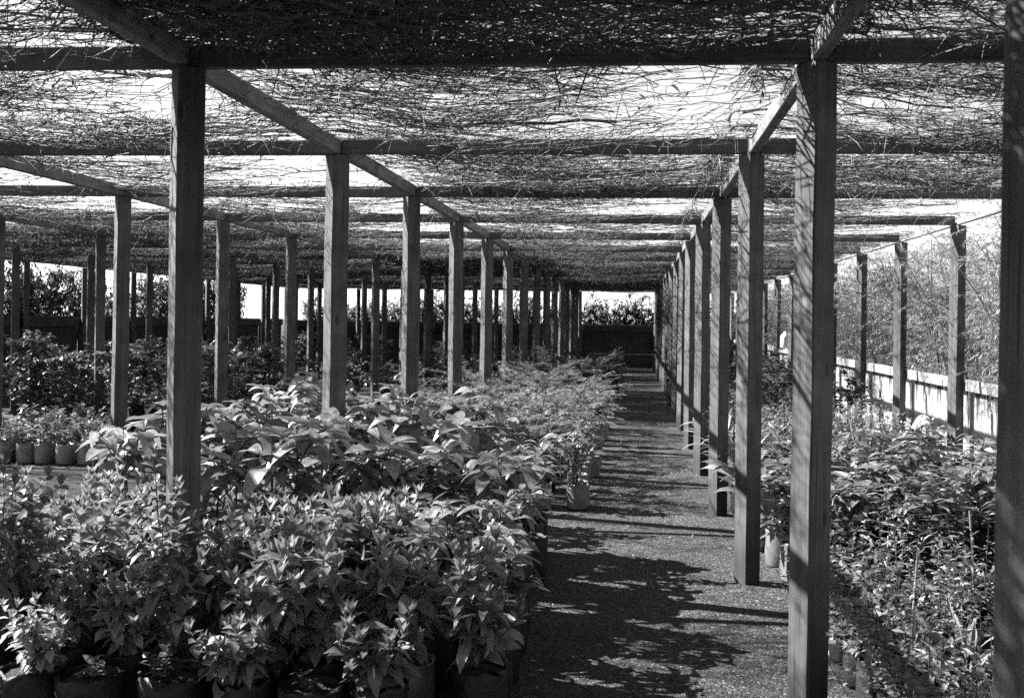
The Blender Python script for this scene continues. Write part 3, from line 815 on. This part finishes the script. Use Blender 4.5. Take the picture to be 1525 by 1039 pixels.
# tipped empty bag on the gravel aisle
e = bpy.data.objects.new('empty_pot', None); COL.objects.link(e); e.location = (-4.62, 9.6, .1); e.rotation_euler = (math.radians(52), .1, .5)
tag(e, 'empty black pot tipped over on the bare gravel aisle', 'pot')
obj('pot', POTS['black'][0], e, (0, 0, -.1)); obj('soil', SOIL['black'], e, (0, 0, -.1))

# plant bench at the end of the path
e = bpy.data.objects.new('plant_bench', None); COL.objects.link(e); e.location = (-.35, 33.2, 0)
tag(e, 'low timber plant bench standing before the end fence', 'bench')
b = MB()
for i in range(5): b.box(-1.0, 1.0, -.3 + i * .125, -.2 + i * .125, .46, .49)
obj('slats', b.mesh('slats', M['bench'], False), e)
for sx in (-.9, .9):
    for sy in (-.25, .25):
        b = MB(); b.box(sx - .03, sx + .03, sy - .03, sy + .03, 0, .458); obj('leg', b.mesh('leg', M['bench'], False), e)

# white jerrycan on the fence rail
e = bpy.data.objects.new('jerrycan', None); COL.objects.link(e); e.location = (2.975, 23.2, .941); e.rotation_euler = (0, 0, -.2)
tag(e, 'white plastic jerrycan standing on the pale fence rail', 'jerrycan')
b = MB(); b.lathe([(.001, 0), (.085, .003), (.095, .02), (.095, .22), (.085, .255), (.05, .29), (.03, .3), (.03, .33), (.001, .332)], 16)
obj('body', b.mesh('body', M['white']), e)
b = MB(); b.tube([(.04, 0, .29), (.12, 0, .3), (.17, 0, .26), (.165, 0, .18), (.09, 0, .14)], .013, 8); obj('handle', b.mesh('handle', M['white']), e)

# ------------------------------------------------------------------ hedges beyond the fences
def bamboo(h=2.7, ns=15, nb=20, nl=9, mat='leaf_hedge', spread=.5, z0=.28, ll=.05, lw=.0058):
    st, fo, L = MB(), MB(), []
    for i in range(ns):
        P = curve((R.normal(0, spread * .5), R.normal(0, spread * .5), 0), (R.normal(0, .1), R.normal(0, .1), 1), h * R.uniform(.6, 1.0), (R.normal(0, .3), R.normal(0, .3), 0), 9)
        st.tube(P, np.linspace(.011, .003, 9), 5)
        cl = [(R.uniform(z0, 1), R.uniform(0, 2 * PI)) for q in range(5)] + [(.95, 0.)]
        for j in range(nb):
            c0 = cl[R.integers(0, 6)]; t = min(max(R.normal(c0[0], .05), z0), 1); a = R.normal(c0[1], .8)
            Q = curve(at(P, t), rot2(a) + np.array([0, 0, R.uniform(.1, 1.0)]), R.uniform(.2, .5), (0, 0, -.9), 5)
            st.tube(Q, np.linspace(.002, .0008, 5), 3)
            for m in range(nl):
                u = .2 + .8 * m / nl; v = R.normal(0, .7, 3) + (Q[-1] - Q[0]) * 3; v[2] -= .1
                L.append((at(Q, u), v, ll * R.uniform(.6, 1.2), lw * R.uniform(.8, 1.3), R.uniform(0, .5), .1, R.normal(0, .6)))
    fo.leaves(L, True, (0, .4, 1))
    return st.mesh('stems', M['bark']), fo.mesh('foliage', M[mat])
def sapling(h=2.0):
    st, fo, L = MB(), MB(), []
    for i in range(6):
        P = curve((R.normal(0, .16), R.normal(0, .12), 0), (R.normal(0, .1), R.normal(0, .1), 1), h * R.uniform(.75, 1.05), (R.normal(0, .2), R.normal(0, .2), 0), 8)
        st.tube(P, np.linspace(.016, .004, 8), 5)
        for j in range(40):
            t = R.uniform(.35, 1); a = R.uniform(0, 2 * PI)
            Q = curve(at(P, t), rot2(a) + np.array([0, 0, R.uniform(.2, 1)]), R.uniform(.15, .35), (0, 0, 0), 4)
            st.tube(Q, np.linspace(.004, .0015, 4), 3)
            for m in range(12):
                L.append((at(Q, .2 + .8 * m / 12), R.normal(0, 1, 3), R.uniform(.08, .14), R.uniform(.025, .05), R.uniform(0, .6), .2, 0))
    fo.leaves(L, False, (0, .4, 1))
    return st.mesh('stems', M['bark']), fo.mesh('foliage', M['leaf_dark'])
BAM = [bamboo(2.5, 22, 30, 30), bamboo(2.35, 22, 30, 30), bamboo(2.65, 22, 30, 30), bamboo(2.45, 20, 30, 30)]
SAP = [sapling(2.5), sapling(2.3), sapling(2.7)]
def clump(name, parts, x, y, rz, sc, label, cat, group):
    e = bpy.data.objects.new(name, None); COL.objects.link(e); e.location = (x, y, 0); e.rotation_euler = (0, 0, rz); e.scale = (sc, sc, sc)
    tag(e, label, cat, group); obj('stems', parts[0], e); obj('foliage', parts[1], e); return e
for i, y in enumerate(np.arange(6.0, 36, .85)):
    clump('bamboo_clump', BAM[(i + 2) % 4], 4.65 + R.uniform(-.2, .2), y + R.uniform(-.2, .2), R.uniform(0, 6.28), R.uniform(.85, 1.15), f'shaded wispy bamboo clump, {ORD[i]} of the rear row behind the pale fence', 'bamboo', 'bamboo hedge clumps behind the pale fence')
ys = list(np.arange(6.2, 34.5, .72))
for i, y in enumerate(ys):
    clump('bamboo_clump', BAM[i % 4], 3.75 + R.uniform(-.15, .25), y + R.uniform(-.15, .15), R.uniform(0, 6.28), R.uniform(.74, 1.16),
          f'wispy sunlit bamboo clump against the pale fence, {ORD[i]} along it', 'bamboo', 'bamboo hedge clumps behind the pale fence')
for i, x in enumerate(np.arange(-10.6, 3.2, .4)):
    clump('sapling', SAP[i % 3], x + R.uniform(-.2, .2), YK(KE) + 1.1 + R.uniform(-.2, .5), R.uniform(0, 6.28), R.uniform(.72, .92),
          f'leafy sapling behind the end fence, {ORD[i]} from the outer corner', 'sapling', 'saplings behind the end fence')
j = 0
for i, y in enumerate(np.arange(17.0, 34.5, .55)):
    if 24.6 < y < 27 or 31.5 < y < 33.6: continue
    clump('sapling', SAP[i % 3], XS[0] - 1.2 + R.uniform(-.3, .2), y, R.uniform(0, 6.28), R.uniform(.9, 1.15), f'dark backlit sapling behind the outer fence, {ORD[j]} counting from its near end', 'sapling', 'saplings behind the outer fence'); j += 1
for i, (x, y, s_) in enumerate([(-17, 36, .85), (-19.5, 41, 1.0), (-15, 33, .7), (-14, 25.5, .6), (-13.4, 27.5, .62)]):
    clump('bamboo_clump', BAM[i % 4], x, y, i, s_, f'pale bamboo clump in the open beyond the outer fence, {ORD[i]} of five', 'bamboo', 'bamboo clumps in the open ground')

# ------------------------------------------------------------------ light, sky, camera
sun_dir = Vector((-.76, .22, .61)).normalized()
el = math.asin(sun_dir.z); az = math.atan2(sun_dir.x, sun_dir.y)
sl = bpy.data.lights.new('sun', 'SUN'); sl.energy = 5.0; sl.angle = math.radians(.5); sl.color = (1, .995, .985)
so = bpy.data.objects.new('sun', sl); COL.objects.link(so); so.rotation_euler = sun_dir.to_track_quat('Z', 'Y').to_euler(); so.location = (-20, 10, 20)

w = bpy.data.worlds.new('World'); S.world = w; w.use_nodes = True
nt = w.node_tree; bg = nt.nodes['Background']
sky = nt.nodes.new('ShaderNodeTexSky'); sky.sky_type = 'NISHITA'; sky.sun_disc = False
sky.sun_elevation = el; sky.sun_rotation = az; sky.dust_density = .3
bw = nt.nodes.new('ShaderNodeRGBToBW'); nt.links.new(sky.outputs[0], bw.inputs[0]); nt.links.new(bw.outputs[0], bg.inputs[0])
bg.inputs[1].default_value = .055

cam = bpy.data.cameras.new('camera'); co = bpy.data.objects.new('camera', cam); COL.objects.link(co)
cam.sensor_width = 36; cam.lens = 1700 / 1525 * 36; cam.shift_y = -42.4 / 1525
cam.clip_end = 2000; cam.clip_start = .05
co.matrix_world = Matrix.Translation((0, 0, H)) @ Matrix.Rotation(.1076, 4, 'Z') @ Matrix.Rotation(PI / 2, 4, 'X') @ Matrix.Rotation(.0151, 4, 'Z')
cam.dof.use_dof = True; cam.dof.focus_distance = 6.8; cam.dof.aperture_fstop = 8.0
S.camera = co
S.view_settings.view_transform = 'Standard'; S.view_settings.look = 'None'
S.view_settings.exposure = 2.3; S.view_settings.gamma = 1.0
S.cycles.max_bounces = 6; S.cycles.diffuse_bounces = 3; S.cycles.glossy_bounces = 2; S.cycles.transmission_bounces = 3
S.cycles.use_denoising = False
